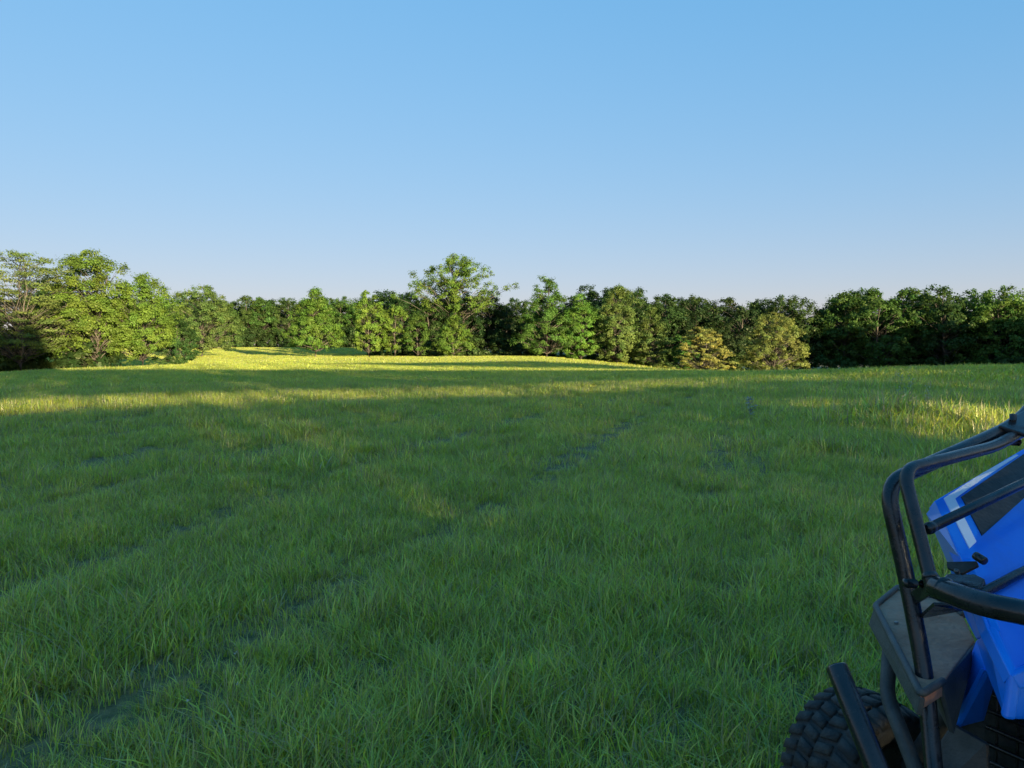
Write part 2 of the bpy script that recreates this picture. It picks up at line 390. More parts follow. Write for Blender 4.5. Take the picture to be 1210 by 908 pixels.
GREEN, YELLOW, OLIVE, DARK = (0.085, 0.160, 0.030), (0.140, 0.225, 0.036), (0.130, 0.180, 0.046), (0.055, 0.100, 0.026)
# -- trees one can pick out: pixel column, distance, height, half-width ...
FEATURE = [
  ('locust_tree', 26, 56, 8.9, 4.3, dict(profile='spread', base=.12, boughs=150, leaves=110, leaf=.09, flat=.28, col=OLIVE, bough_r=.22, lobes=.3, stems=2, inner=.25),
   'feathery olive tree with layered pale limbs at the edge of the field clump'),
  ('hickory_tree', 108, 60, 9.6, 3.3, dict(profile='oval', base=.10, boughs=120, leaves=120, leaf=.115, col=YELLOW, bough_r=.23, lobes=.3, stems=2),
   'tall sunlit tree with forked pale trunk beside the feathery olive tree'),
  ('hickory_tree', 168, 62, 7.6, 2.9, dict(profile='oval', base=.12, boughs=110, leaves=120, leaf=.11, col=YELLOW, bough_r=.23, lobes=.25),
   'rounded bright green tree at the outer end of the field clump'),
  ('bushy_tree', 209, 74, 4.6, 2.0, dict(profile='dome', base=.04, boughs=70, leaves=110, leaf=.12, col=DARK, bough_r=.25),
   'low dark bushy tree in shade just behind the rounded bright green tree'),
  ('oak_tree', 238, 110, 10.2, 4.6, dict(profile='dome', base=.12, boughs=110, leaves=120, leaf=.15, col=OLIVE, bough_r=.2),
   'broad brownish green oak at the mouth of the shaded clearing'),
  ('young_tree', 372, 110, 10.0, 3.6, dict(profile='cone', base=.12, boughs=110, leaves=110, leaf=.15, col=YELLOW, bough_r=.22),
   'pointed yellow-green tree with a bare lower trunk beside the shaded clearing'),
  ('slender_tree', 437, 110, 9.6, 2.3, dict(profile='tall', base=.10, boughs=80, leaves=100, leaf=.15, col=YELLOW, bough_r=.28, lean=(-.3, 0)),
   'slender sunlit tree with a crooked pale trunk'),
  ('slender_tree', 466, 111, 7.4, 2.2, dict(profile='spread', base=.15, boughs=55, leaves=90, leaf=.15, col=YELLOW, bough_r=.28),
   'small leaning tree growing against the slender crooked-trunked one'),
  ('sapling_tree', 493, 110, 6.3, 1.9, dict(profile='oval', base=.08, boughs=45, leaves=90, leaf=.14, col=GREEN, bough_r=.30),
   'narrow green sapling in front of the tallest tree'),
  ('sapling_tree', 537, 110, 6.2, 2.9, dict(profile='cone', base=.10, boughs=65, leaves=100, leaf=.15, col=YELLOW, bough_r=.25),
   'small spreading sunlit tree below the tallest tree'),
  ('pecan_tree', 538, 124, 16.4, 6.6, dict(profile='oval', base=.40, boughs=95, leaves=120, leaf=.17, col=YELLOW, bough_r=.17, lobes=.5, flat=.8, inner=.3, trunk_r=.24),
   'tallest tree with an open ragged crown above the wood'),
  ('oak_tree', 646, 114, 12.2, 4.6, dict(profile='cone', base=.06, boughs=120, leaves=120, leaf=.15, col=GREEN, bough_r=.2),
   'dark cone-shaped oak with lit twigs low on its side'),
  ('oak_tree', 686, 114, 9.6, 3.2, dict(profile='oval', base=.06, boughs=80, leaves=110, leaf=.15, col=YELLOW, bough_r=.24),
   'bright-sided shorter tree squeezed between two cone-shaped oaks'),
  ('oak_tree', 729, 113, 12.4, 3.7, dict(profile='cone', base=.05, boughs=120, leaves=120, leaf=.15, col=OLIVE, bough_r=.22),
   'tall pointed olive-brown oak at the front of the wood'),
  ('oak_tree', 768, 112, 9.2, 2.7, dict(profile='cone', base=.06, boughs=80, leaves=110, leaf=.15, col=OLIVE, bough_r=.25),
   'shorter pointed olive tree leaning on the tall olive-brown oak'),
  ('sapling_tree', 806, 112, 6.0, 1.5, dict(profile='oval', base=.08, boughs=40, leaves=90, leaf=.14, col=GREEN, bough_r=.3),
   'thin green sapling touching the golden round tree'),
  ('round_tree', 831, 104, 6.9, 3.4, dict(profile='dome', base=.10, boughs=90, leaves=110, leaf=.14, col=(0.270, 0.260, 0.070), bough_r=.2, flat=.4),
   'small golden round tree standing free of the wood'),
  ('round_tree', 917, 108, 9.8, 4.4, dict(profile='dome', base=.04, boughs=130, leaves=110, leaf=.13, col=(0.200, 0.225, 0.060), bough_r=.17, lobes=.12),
   'domed tree with golden top standing against the dark wood'),
]
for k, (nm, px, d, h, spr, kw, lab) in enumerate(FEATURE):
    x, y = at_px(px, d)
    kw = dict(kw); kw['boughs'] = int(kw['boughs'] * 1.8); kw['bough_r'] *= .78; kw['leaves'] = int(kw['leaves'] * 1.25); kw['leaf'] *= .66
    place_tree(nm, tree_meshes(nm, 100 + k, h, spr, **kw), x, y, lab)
# -- the wood behind: a few kinds, copied
KINDS = []
for k in range(9):
    prof = ['dome', 'oval', 'dome', 'tall', 'dome', 'oval', 'tall', 'dome', 'spread'][k]
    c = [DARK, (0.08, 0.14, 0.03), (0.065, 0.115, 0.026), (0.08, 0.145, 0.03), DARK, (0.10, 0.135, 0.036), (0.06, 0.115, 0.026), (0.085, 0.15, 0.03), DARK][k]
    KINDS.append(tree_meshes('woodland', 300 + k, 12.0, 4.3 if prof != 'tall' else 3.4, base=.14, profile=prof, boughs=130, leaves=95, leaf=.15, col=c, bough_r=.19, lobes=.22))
SHADED_KINDS = [tree_meshes('shaded_woodland', 330 + k, 12.0, 4.2, base=.12, profile=['dome', 'oval', 'tall', 'dome'][k], boughs=130, leaves=90, leaf=.15,  # leaf colours darkened to stand in for the front trees' shade
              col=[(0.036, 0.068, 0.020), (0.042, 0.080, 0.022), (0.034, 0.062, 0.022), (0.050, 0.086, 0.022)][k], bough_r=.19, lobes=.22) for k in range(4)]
SHRUBS = [tree_meshes('shrub', 350 + k, 3.2, 2.0, base=.02, profile='dome', boughs=34, leaves=90, leaf=.15, col=[(0.04, 0.07, 0.02), (0.05, 0.085, 0.022), (0.04, 0.07, 0.02)][k], bough_r=.3) for k in range(3)]  # shade at the foot of the wood is put into the leaf colour
rs = np.random.RandomState(77)
def wood_line(poly, step, rows, depth, h0, h1, name, label, group, jitter=1.2, kinds=None):
    poly = np.array(poly, float); seg = np.hypot(*np.diff(poly, axis=0).T); cum = np.concatenate([[0], np.cumsum(seg)])
    n = 0
    for r_ in range(rows):
        for s in np.arange(rs.uniform(0, step), cum[-1], step):
            x = np.interp(s, cum, poly[:, 0]); y = np.interp(s, cum, poly[:, 1])
            i = min(np.searchsorted(cum, s, side='right') - 1, len(seg) - 1); t = (poly[i + 1] - poly[i]) / seg[i]
            nx, ny = -t[1], t[0]
            off = r_ * depth + rs.normal(0, jitter * .7); x += nx * off + rs.normal(0, jitter) * t[0]; y += ny * off + rs.normal(0, jitter) * t[1]
            sc_ = rs.uniform(h0, h1) / 12.0
            kd = kinds or KINDS; m = kd[rs.randint(len(kd))]
            place_tree(name, m, x, y, label, group, rs.uniform(0, 6.28), sc_ * rs.uniform(.92, 1.08), sz=sc_); n += 1
    return n
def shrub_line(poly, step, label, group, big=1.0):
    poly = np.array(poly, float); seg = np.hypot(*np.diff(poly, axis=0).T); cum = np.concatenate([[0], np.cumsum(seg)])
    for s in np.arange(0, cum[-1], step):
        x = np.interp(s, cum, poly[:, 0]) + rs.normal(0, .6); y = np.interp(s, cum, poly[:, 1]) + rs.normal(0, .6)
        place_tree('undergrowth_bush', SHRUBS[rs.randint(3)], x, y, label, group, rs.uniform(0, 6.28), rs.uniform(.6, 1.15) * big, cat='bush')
n = 0
n += wood_line([(-20, 208), (-130, 200)][::-1], 5.0, 3, 7, 12, 14.0, 'woodland_tree', 'tree of the wood closing the far end of the shaded clearing', 'trees at the end of the clearing')
n += wood_line([(-24, 122), (0, 127), (14, 128)], 4.2, 3, 6, 8.4, 10.8, 'woodland_tree', 'tree in the dense wood behind the sunlit trees on flat ground', 'trees of the middle wood', kinds=SHADED_KINDS)
n += wood_line([(14, 124), (34, 127), (50, 127)], 4.2, 4, 6, 11.0, 13.4, 'woodland_tree', 'tree of the lower dark wood behind the two round trees', 'trees of the lower dark wood', kinds=SHADED_KINDS)
n += wood_line([(52, 126), (66, 121), (84, 112), (98, 96)], 4.2, 4, 6, 12.0, 15.0, 'woodland_tree', 'tree of the tall dark wood running behind the grassy rise', 'trees of the dark wood', kinds=SHADED_KINDS[1:2] + KINDS[1:4] + KINDS[5:8])
n += wood_line([(76, 62), (96, 62), (118, 58)], 4.6, 3, 5, 10, 14, 'woodland_tree', 'out-of-view tree added beyond the grassy rise to shade the dark wood', 'trees added to shade the dark wood')  # trees added outside the frame to cast shade on the right-hand wood
n += wood_line([(-75, 62), (-52, 62), (-46, 66), (-40, 72)], 4.5, 2, 6, 6.0, 8.5, 'woodland_tree', 'small dark tree filling the field clump behind its sunlit trees', 'trees filling the field clump')
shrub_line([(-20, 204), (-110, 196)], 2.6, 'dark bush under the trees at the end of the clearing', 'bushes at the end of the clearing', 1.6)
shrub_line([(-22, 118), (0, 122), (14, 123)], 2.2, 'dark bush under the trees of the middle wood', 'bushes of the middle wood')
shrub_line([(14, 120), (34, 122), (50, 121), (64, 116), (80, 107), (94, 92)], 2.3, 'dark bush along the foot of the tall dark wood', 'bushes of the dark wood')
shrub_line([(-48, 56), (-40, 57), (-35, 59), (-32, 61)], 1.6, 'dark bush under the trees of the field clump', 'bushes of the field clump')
print('woodland trees', n)

# -- unseen trees added behind the camera; crowns carved to a set sun pattern
T_ = -np.array([SUN_VEC.x, SUN_VEC.y]); T_ = T_ / np.hypot(*T_); P_ = np.array([T_[1], -T_[0]])
def lit(X, Y):
    """chosen sun pattern on the field that the crowns are carved to let through"""
    u, v = -0.53 * X + 0.85 * Y, 0.85 * X + 0.53 * Y
    wob = 0.5 * np.sin(v * 0.35) + 0.4 * np.sin(v * 0.13 + 1)
    a = (np.abs(u - 20.3 - 0.5 * wob) < 1.15 - 0.01 * np.maximum(v, 0)) & (v < 34)
    b = (u > np.maximum(46 - 0.69 * (v - 11), 35.5) + 0.6 * wob) & (v > 1.5)
    b &= ~((v > 15) & (u > 42 + 1.3 * np.maximum(28 - v, 0)) & (u < 56 + wob))
    p = ((X - 7.7) / 1.45) ** 2 + ((Y - 14.3) / 4.6) ** 2 < 1
    return a | b | p
def build_shade_row():
    k = 0
    for row, U in enumerate((78.0, 82.0)):
        for v in np.arange(-24, 68, 3.6) + 1.2 * row:
            v_ = v + rs.normal(0, .3); u_ = -U + rs.normal(0, .3)
            x, y = T_ * u_ + P_ * v_
            h = 19.5 if v < -1 else 19.0
            z0 = gz(x, y)
            def keep(P, x=x, y=y, z0=z0):
                X, Y, Z = P[:, 0] + x, P[:, 1] + y, P[:, 2] + z0 - 0.2
                gx, gy = X + T_[0] * Z / TAN_EL, Y + T_[1] * Z / TAN_EL
                for _ in range(3):
                    s_ = (Z + 0.2 - (H(gx, gy) + 0.13)) / TAN_EL; gx, gy = X + T_[0] * s_, Y + T_[1] * s_
                return ~lit(gx, gy)
            m = tree_meshes('shade_row', 500 + k, h, 2.7, base=6.4 / h, profile='hedge', boughs=int(h * 12), limb_share=.12, leaves=42, leaf=.12, col=GREEN, bough_r=.42, inner=.1, lobes=.1, keep=keep, flat=.7)
            place_tree('shade_row_tree', m, x, y, 'tree of the out-of-view row added to shade the field', 'trees of the added shade row'); k += 1
build_shade_row()

# ------------------------------------------------------------------ the off-road vehicle
M_BLUE = noise_mat('blue_plastic', (0.004, 0.200, 0.90), (0.006, 0.230, 0.94), 3, 0.28, 0.03, spec=0.5, coat=0.25, bscale=90)
def add_dust(m, amount=.35, col=(0.20, 0.17, 0.13), scale=5.0):
    n, l = m.node_tree.nodes, m.node_tree.links; p = n['Principled BSDF']; src = p.inputs['Base Color'].links[0].from_socket
    tc = n.new('ShaderNodeTexCoord'); a = n.new('ShaderNodeTexNoise'); a.inputs['Scale'].default_value = scale; a.inputs['Detail'].default_value = 10; a.inputs['Roughness'].default_value = .7
    l.new(tc.outputs['Object'], a.inputs['Vector']); r_ = n.new('ShaderNodeMapRange'); r_.inputs[1].default_value = .5; r_.inputs[2].default_value = .78; r_.inputs[4].default_value = amount
    l.new(a.outputs['Fac'], r_.inputs[0]); mx = n.new('ShaderNodeMix'); mx.data_type = 'RGBA'; mx.inputs[7].default_value = (*col, 1)
    l.new(r_.outputs[0], mx.inputs[0]); l.new(src, mx.inputs[6]); l.new(mx.outputs[2], p.inputs['Base Color'])
    rr = n.new('ShaderNodeMapRange'); rr.inputs[2].default_value = amount; rr.inputs[3].default_value = p.inputs['Roughness'].default_value; rr.inputs[4].default_value = .75
    l.new(r_.outputs[0], rr.inputs[0]); l.new(rr.outputs[0], p.inputs['Roughness'])
M_PALE = noise_mat('pale_decal', (0.70, 0.80, 0.95), (0.78, 0.86, 0.97), 14, 0.35, 0.0)
M_SKY_SHEEN = noise_mat('blue_plastic_sky_sheen', (0.22, 0.34, 0.72), (0.28, 0.40, 0.78), 9, 0.3, 0.05)  # blue plastic with the sky's reflection painted into its colour
M_INSERT = noise_mat('hood_insert', (0.018, 0.020, 0.022), (0.040, 0.040, 0.038), 30, 0.55, 0.15)
M_TUBE = noise_mat('black_powder_coat', (0.010, 0.011, 0.013), (0.030, 0.030, 0.032), 18, 0.20, 0.05, fac=(.4, .8), bscale=160)
M_FLARE = noise_mat('grey_plastic', (0.050, 0.053, 0.052), (0.085, 0.085, 0.080), 20, 0.6, 0.2, bscale=150)
M_DIRT = noise_mat('muddy_plastic', (0.430, 0.170, 0.095), (0.580, 0.285, 0.180), 7, 0.85, 0.4, detail=9, bscale=60)
M_RUBBER = noise_mat('tyre_rubber', (0.020, 0.021, 0.022), (0.050, 0.048, 0.044), 25, 0.8, 0.3, bscale=120)
M_STEEL = noise_mat('bolt_steel', (0.10, 0.10, 0.10), (0.25, 0.24, 0.22), 40, 0.4, 0.1, metallic=0.8)
M_SEAT = noise_mat('seat_vinyl', (0.02, 0.02, 0.022), (0.035, 0.035, 0.04), 30, 0.6, 0.2)
add_dust(M_BLUE, .22); add_dust(M_TUBE, .18, (0.14, 0.13, 0.12), 14); add_dust(M_PALE, .3); add_dust(M_RUBBER, .45, (0.12, 0.10, 0.075), 9); add_dust(M_DIRT, .6, (0.30, 0.20, 0.15), 11); add_dust(M_FLARE, .4, (0.13, 0.12, 0.10), 12)
veh = empty('off_road_buggy', (VEH_O[0], VEH_O[1], gz(*VEH_O)), math.atan2(VEH_H[1], VEH_H[0]))
tag(veh, 'blue off-road buggy with black tube guard parked on the grass', 'buggy')
Z0 = veh.location.z
def to_local(p):
    q = np.array([p[0] - VEH_O[0], p[1] - VEH_O[1]]); return np.array([q @ VEH_H, q @ VEH_L, p[2] - Z0])
E_L = to_local((0, 0, EYE))
def pd(px, py, d): return to_local(at(px, py, d))
def pax(px, py, axis, val):
    r = to_local(at(px, py, 1.0)) - E_L; i = 'abz'.index(axis); return E_L + r * ((val - E_L[i]) / r[i])
def pplane(px, py, p0, n):
    r = to_local(at(px, py, 1.0)) - E_L; return E_L + r * (np.dot(p0 - E_L, n) / np.dot(r, n))
def mirror(pts): return [np.array([p[0], -p[1], p[2]]) for p in pts]
def smooth_path(pts, n=10, bend=0.06):
    """polyline with rounded corners"""
    pts = [np.asarray(p, float) for p in pts]; out = [pts[0]]
    for a, b, c in zip(pts[:-2], pts[1:-1], pts[2:]):
        r1 = min(bend, 0.45 * np.linalg.norm(a - b)); r2 = min(bend, 0.45 * np.linalg.norm(c - b))
        s_, e_ = b + (a - b) / np.linalg.norm(a - b) * r1, b + (c - b) / np.linalg.norm(c - b) * r2
        for t in np.linspace(0, 1, 7): out.append(s_ * (1 - t) ** 2 + 2 * b * t * (1 - t) + e_ * t * t)
    out.append(pts[-1]); return np.array(out)
def tube_obj(name, pts, r, mat, parent, bend=0.06, sides=16, flip=False):
    if flip: pts = mirror(pts)
    path = smooth_path(pts, bend=bend)
    # rounded ends
    d0 = path[0] - path[1]; d0 /= np.linalg.norm(d0); d1 = path[-1] - path[-2]; d1 /= np.linalg.norm(d1)
    path = np.vstack([path[0] + d0 * r * .30, path[0] + d0 * r * .18, path, path[-1] + d1 * r * .18, path[-1] + d1 * r * .30])
    rad = np.full(len(path), r); rad[0] = rad[-1] = r * .55; rad[1] = rad[-2] = r * .88
    v, q = tube(path, rad, sides); n = len(path)
    caps = [np.arange(sides)[::-1][None], (np.arange(sides) + (n - 1) * sides)[None]]
    me = mesh_np(name, v, [q] + caps, mat, smooth=True)
    return link(name, me, parent)
import bmesh
def panel(name, pts, thick, mat, parent, bevel=0.006, flip=False, toward=None):
    """flat or slightly bent polygon given thickness away from the viewer, edges rounded"""
    pts = [np.asarray(p, float) for p in pts]
    n = np.zeros(3)
    for a, b in zip(pts, pts[1:] + pts[:1]): n += np.cross(a, b)
    n /= np.linalg.norm(n)
    ref = (E_L if toward is None else np.asarray(toward, float)) - np.mean(pts, 0)
    if np.dot(n, ref) < 0: n = -n; pts = pts[::-1]
    back = [p - n * thick for p in pts]
    if flip: pts, back = mirror(pts), mirror(back)
    bm = bmesh.new(); f = [bm.verts.new(p) for p in pts]; b = [bm.verts.new(p) for p in back]; k = len(f)
    bm.faces.new(f); bm.faces.new(b[::-1])
    for i in range(k): bm.faces.new((f[i], b[i], b[(i + 1) % k], f[(i + 1) % k]))
    bmesh.ops.recalc_face_normals(bm, faces=bm.faces)
    if bevel: bmesh.ops.bevel(bm, geom=list(bm.edges), offset=bevel, segments=2, affect='EDGES', profile=.6)
    me = bpy.data.meshes.new(name); bm.to_mesh(me); bm.free(); me.materials.append(mat)
    return link(name, me, parent)
def both(fn, *a, **k):
    o = fn(*a, **k); fn(*a, flip=True, **k); return o
# tyres with real tread blocks
def tyre_mesh(Rr, W):
    prof = [(-.42, .60), (-.50, .72), (-.52, .84), (-.46, .93), (-.30, .965), (0, .975), (.30, .965), (.46, .93), (.52, .84), (.50, .72), (.42, .60)]
    n = 56; an = np.arange(n) / n * 2 * np.pi
    v = np.array([[Rr * r * math.cos(a), W * y, Rr * r * math.sin(a)] for a in an for y, r in prof]); m = len(prof)
    i, j = np.meshgrid(np.arange(n), np.arange(m - 1), indexing='ij'); i2 = (i + 1) % n
    q = np.stack([i * m + j, i2 * m + j, i2 * m + j + 1, i * m + j + 1], -1).reshape(-1, 4)
    V, Q = [v], [q]; off = len(v)
    box = np.array([[0, 1, 2, 3], [4, 7, 6, 5], [0, 4, 5, 1], [1, 5, 6, 2], [2, 6, 7, 3], [3, 7, 4, 0]])
    rs_ = np.random.RandomState(4)
    for row, (y0, y1, r0, r1, sk) in enumerate([(-.50, -.28, .905, .96, .35), (-.25, -.04, .965, .975, -.3), (-.01, .21, .975, .968, .3), (.25, .50, .96, .905, -.35)]):
        nb = 30 if row in (0, 3) else 32
        for k in range(nb):
            a0 = (k + .5 * (row % 2)) / nb * 2 * np.pi; da = 2 * np.pi / nb * .36
            pts = []
            for lift in (-.03, .05):
                for (yy, rr, s1) in ((y0, r0, -1), (y1, r1, -1), (y1, r1, 1), (y0, r0, 1)):
                    t = (yy - y0) / (y1 - y0) - .5; a = a0 + s1 * da * (1 if lift < 0 else .86) + sk * .16 * t
                    rad = Rr * (rr + lift); sh = .93 if lift > 0 else 1
                    yc = (y0 + y1) / 2
                    pts.append([rad * math.cos(a), W * (yc + (yy - yc) * sh), rad * math.sin(a)])
            V.append(np.array(pts)); Q.append(box + off); off += 8
    return mesh_np('tyre', np.concatenate(V), np.concatenate(Q), M_RUBBER)
def rim_mesh(Rr, W):
    prof = [(.43, .60), (.40, .56), (.30, .52), (.26, .34), (.30, .16), (.34, .10), (.34, .02)]
    prof = prof + [(-y, r) for y, r in prof[::-1]]
    n = 32; an = np.arange(n) / n * 2 * np.pi; m = len(prof)
    v = np.array([[Rr * r * math.cos(a), W * y, Rr * r * math.sin(a)] for a in an for y, r in prof])
    i, j = np.meshgrid(np.arange(n), np.arange(m - 1), indexing='ij'); i2 = (i + 1) % n
    q = np.stack([i * m + j, i2 * m + j, i2 * m + j + 1, i * m + j + 1], -1).reshape(-1, 4)
    return mesh_np('rim', v, q, M_TUBE, smooth=True)
TR, TW = 0.228, 0.23
TM, RM = tyre_mesh(TR, TW), rim_mesh(TR, TW)
AX = -0.18
for a, b, st in ((AX, -0.565, -0.12), (AX, 0.565, -0.12), (-1.68, -0.55, 0), (-1.68, 0.55, 0)):
    w = link('wheel', None, veh); w.location = (a, b, TR - 0.01); w.rotation_euler = (0, 0, st)
    link('tyre', TM, w); link('rim', RM, w)
# guard tubes (right side seen, left side mirrored)
outer = [pd(1110, 960, 1.62), pd(1103, 906, 1.68), pd(1093, 797, 1.76), pd(1072, 687, 1.83), pd(1046, 572, 1.89), pd(1171, 516, 2.10), pd(1197, 503, 2.16)]
pill = outer[-1] + np.array([-.55, -.02, .62]); pill2 = pill + np.array([-.75, 0.0, .05])
outer = outer + [outer[-1] + np.array([-.12, 0, .05]), pill, pill2, pill2 + np.array([-.25, 0, -.95])]
both(tube_obj, 'guard_tube', outer, 0.0195, M_TUBE, veh, bend=0.07)
inner = [pd(1103, 698, 1.645), pd(1094, 664, 1.68), pd(1082, 615, 1.72), pd(1067, 556, 1.78), pd(1175, 528, 2.02), pd(1205, 512, 2.10)]
both(tube_obj, 'inner_guard_tube', inner, 0.0155, M_TUBE, veh, bend=0.05)
c0, c1 = pd(1105, 694, 1.62), pd(1210, 733, 1.42)
cb = [c0, c1, np.array([c1[0] + .01, 0, c1[2] - .005]) if c1[1] < 0 else c1]
cross = [c0, c0 + (c1 - c0) * ((0 - c0[1]) / (c1[1] - c0[1]))]
cross = cross[:1] + [cross[1]] + mirror(cross[:1])
tube_obj('cross_tube', cross, 0.0245, M_TUBE, veh, bend=0.04)
both(tube_obj, 'brace_tube', [pd(1095, 626, 1.72), pd(1210, 571, 1.93), pd(1290, 535, 2.15)], 0.0122, M_TUBE, veh)
both(tube_obj, 'brace_tube', [pd(1140, 712, 1.70), pd(1210, 675, 1.84), pd(1270, 648, 1.98)], 0.0118, M_TUBE, veh)
s0, s1 = pd(989, 789, 1.65), pd(1036, 908, 1.52)
sdir = s1 - s0
both(tube_obj, 'bumper_tube', [s0, s1, s1 + sdir * .5, np.array([s1[0] - .25, s1[1] + .04, .40])], 0.0235, M_TUBE, veh, bend=.05)
both(tube_obj, 'fender_strut', [pd(1051, 770, 2.10), pd(1048, 822, 2.04), pd(1066, 868, 1.96), pd(1083, 912, 1.90), pd(1110, 990, 1.84)], 0.0195, M_FLARE, veh, bend=.03)
def collar(p, q, r, L=.012, flip=False):
    p, q = np.asarray(p, float), np.asarray(q, float); d = (q - p) / np.linalg.norm(q - p)
    pts = [p - d * L, p - d * L * .5, p, p + d * L * .5, p + d * L]
    if flip: pts = mirror(pts)
    v, qd = tube(np.array(pts), [r * .98, r * 1.10, r * 1.14, r * 1.08, r * .98], 14); return link('weld_collar', mesh_np('weld_collar', v, qd, M_TUBE, smooth=True), veh)
both(collar, pd(1099, 624, 1.727), pd(1210, 571, 1.93), .0125)
both(collar, pd(1116, 697, 1.60), pd(1210, 733, 1.42), .0245, .006)
both(collar, pd(1099, 682, 1.66), pd(1094, 664, 1.68), .0155, .008)
both(panel, 'tube_gusset', [pd(1075, 700, 1.80), pd(1100, 684, 1.70), pd(1104, 700, 1.69), pd(1080, 716, 1.80)], .008, M_TUBE, veh, bevel=.002)
both(panel, 'tube_gusset', [pd(1086, 732, 1.80), pd(1104, 716, 1.68), pd(1140, 716, 1.70), pd(1140, 722, 1.72)], .008, M_TUBE, veh, bevel=.002)
# mount plate where the guard meets the cage, with bolts
pc = pd(1198, 507, 2.13)
both(panel, 'mount_plate', [pc + np.array([.06, -.012, .012]), pc + np.array([-.16, -.012, .07]), pc + np.array([-.16, .07, .05]), pc + np.array([.06, .07, -.008])], 0.012, M_TUBE, veh, bevel=.004, toward=(pc + np.array([0, 0, 2])))
def bolt(p, axis, r, hgt, mat=M_STEEL, flip=False, parent=veh):
    p, axis = np.asarray(p, float), np.asarray(axis, float); axis = axis / np.linalg.norm(axis)
    if flip: p, axis = mirror([p])[0], mirror([axis])[0]
    path = np.array([p - axis * hgt * .5, p, p + axis * hgt * .85, p + axis * hgt]); v, q = tube(path, [r, r, r, r * .8], 6)
    return link('bolt', mesh_np('bolt', v, [q, (np.arange(6) + 18)[None]], mat), parent)
both(bolt, pd(1197, 496, 2.13), (0, 0, 1), .010, .016, M_TUBE)
both(bolt, pd(1199, 522, 2.10), (.9, -.4, .1), .013, .022, M_TUBE)
both(bolt, pd(1082, 690, 1.72), (.9, -.4, .1), .011, .03, M_TUBE)
# bodywork: hood, nose and fenders
A2, Bk, Cn = pd(1104, 592, 2.02), pd(1210, 530, 2.30), pd(1210, 742, 1.70)
hn = np.cross(Bk - A2, Cn - A2); hn /= np.linalg.norm(hn)
if np.dot(hn, E_L - A2) < 0: hn = -hn
hp = lambda px, py: pplane(px, py, A2, hn)
def centre(p, q):                                       # where the line p-q meets the vehicle's middle
    return p + (q - p) * ((0 - p[1]) / (q[1] - p[1]))
top_c = hp(1210, 530) + (hp(1210, 530) - hp(1104, 592)) * .55
front_l, front_r = hp(1137, 664), hp(1168, 726)
ca, cbk = None, None
def on_plane_mid(a):                                    # point of the hood plane at b = 0 and a given a
    z = A2[2] - (hn[0] * (a - A2[0]) + hn[1] * (0 - A2[1])) / hn[2]; return np.array([a, 0, z])
hood_pts = [hp(1104, 592), hp(1137, 662), hp(1150, 700), hp(1166, 742), on_plane_mid(hp(1166, 742)[0] + .06), on_plane_mid(top_c[0] - .05), top_c]
both(panel, 'hood', hood_pts, 0.03, M_BLUE, veh, bevel=.003)
off = lambda p, e=.0025: p + hn * e
def decal(name, pxs, mat, e=.003, extra=None):
    pts = [off(hp(*p), e) for p in pxs] + ([off(x, e) for x in extra] if extra else [])
    return both(panel, name, pts, .004, mat, veh, bevel=0)
decal('hood_stripe', [(1115, 589.5), (1160, 560), (1200, 538), (1203, 539), (1164, 564), (1128, 590), (1153, 641), (1145, 649)], M_PALE)
i0 = hp(1210, 537); i1 = hp(1210, 589)
decal('hood_insert', [(1135.5, 588), (1160, 633.5), (1210, 589)], M_INSERT, .0035, [i1 + (i1 - hp(1160, 633.5)) * .25, i0 + (i0 - hp(1135.5, 588)) * .25, i0])
# chamfer along the front edge of the hood
both(panel, 'nose_chamfer', [pd(1096, 608, 1.985), hp(1104, 591), hp(1138, 663), pd(1119, 665, 1.93)], .02, M_SKY_SHEEN, veh, bevel=.004)
# nose side below the hood
n1, n2, n3, n4 = pd(1143, 722, 1.93), pd(1154, 756, 1.92), pd(1118, 849, 1.90), pd(1128, 861, 1.885)
both(panel, 'nose_side', [hp(1137, 661), pd(1119, 664, 1.935), pd(1140, 730, 1.94), n2, hp(1172, 748), hp(1152, 702)], .02, M_BLUE, veh, bevel=.004)
m1, m2, m3 = pd(1164, 792, 1.82), pd(1177, 803, 1.90), pd(1163, 852, 1.95)
both(panel, 'nose_leg', [n2, n3, n4, m1, hp(1172, 748)], .012, M_BLUE, veh, bevel=.004)
both(panel, 'nose_leg_return', [m1, n4, m3, m2], .010, M_BLUE, veh, bevel=.002)
e1 = pd(1210, 818, 1.70); e1c = centre(m1, e1) if (e1[1] - m1[1]) > 0 else e1
f0 = hp(1166, 740); f1c = on_plane_mid(hp(1166, 742)[0] + .06)
e1c = np.array([f1c[0] + .02, 0, e1c[2]])
both(panel, 'nose_brow', [f0, n2 + (hp(1172, 748) - n2) * .8, m1, e1c, f1c], .02, M_BLUE, veh, bevel=.006)
# grille behind the opening: frame and single bars
g = np.array([m2[0] - .05, 0, 0]); gz1, gz0 = m1[2] - .01, m3[2] - .22
panel('grille_backing', [np.array([g[0] - .03, -.24, gz0]), np.array([g[0] - .03, .24, gz0]), np.array([g[0] - .03, .24, gz1 + .06]), np.array([g[0] - .03, -.24, gz1 + .06])], .02, M_INSERT, veh, bevel=0)
for k in range(9):
    z = gz0 + .02 + k * (gz1 - gz0) / 9
    tube_obj('grille_bar', [np.array([g[0], -.22, z]), np.array([g[0] + .012, 0, z]), np.array([g[0], .22, z])], .006, M_TUBE, veh, sides=6, bend=.02)
for k in range(9):
    tube_obj('grille_bar', [np.array([g[0] - .008, -.2 + k * .05, gz0]), np.array([g[0] - .008, -.2 + k * .05, gz1])], .004, M_TUBE, veh, sides=6)
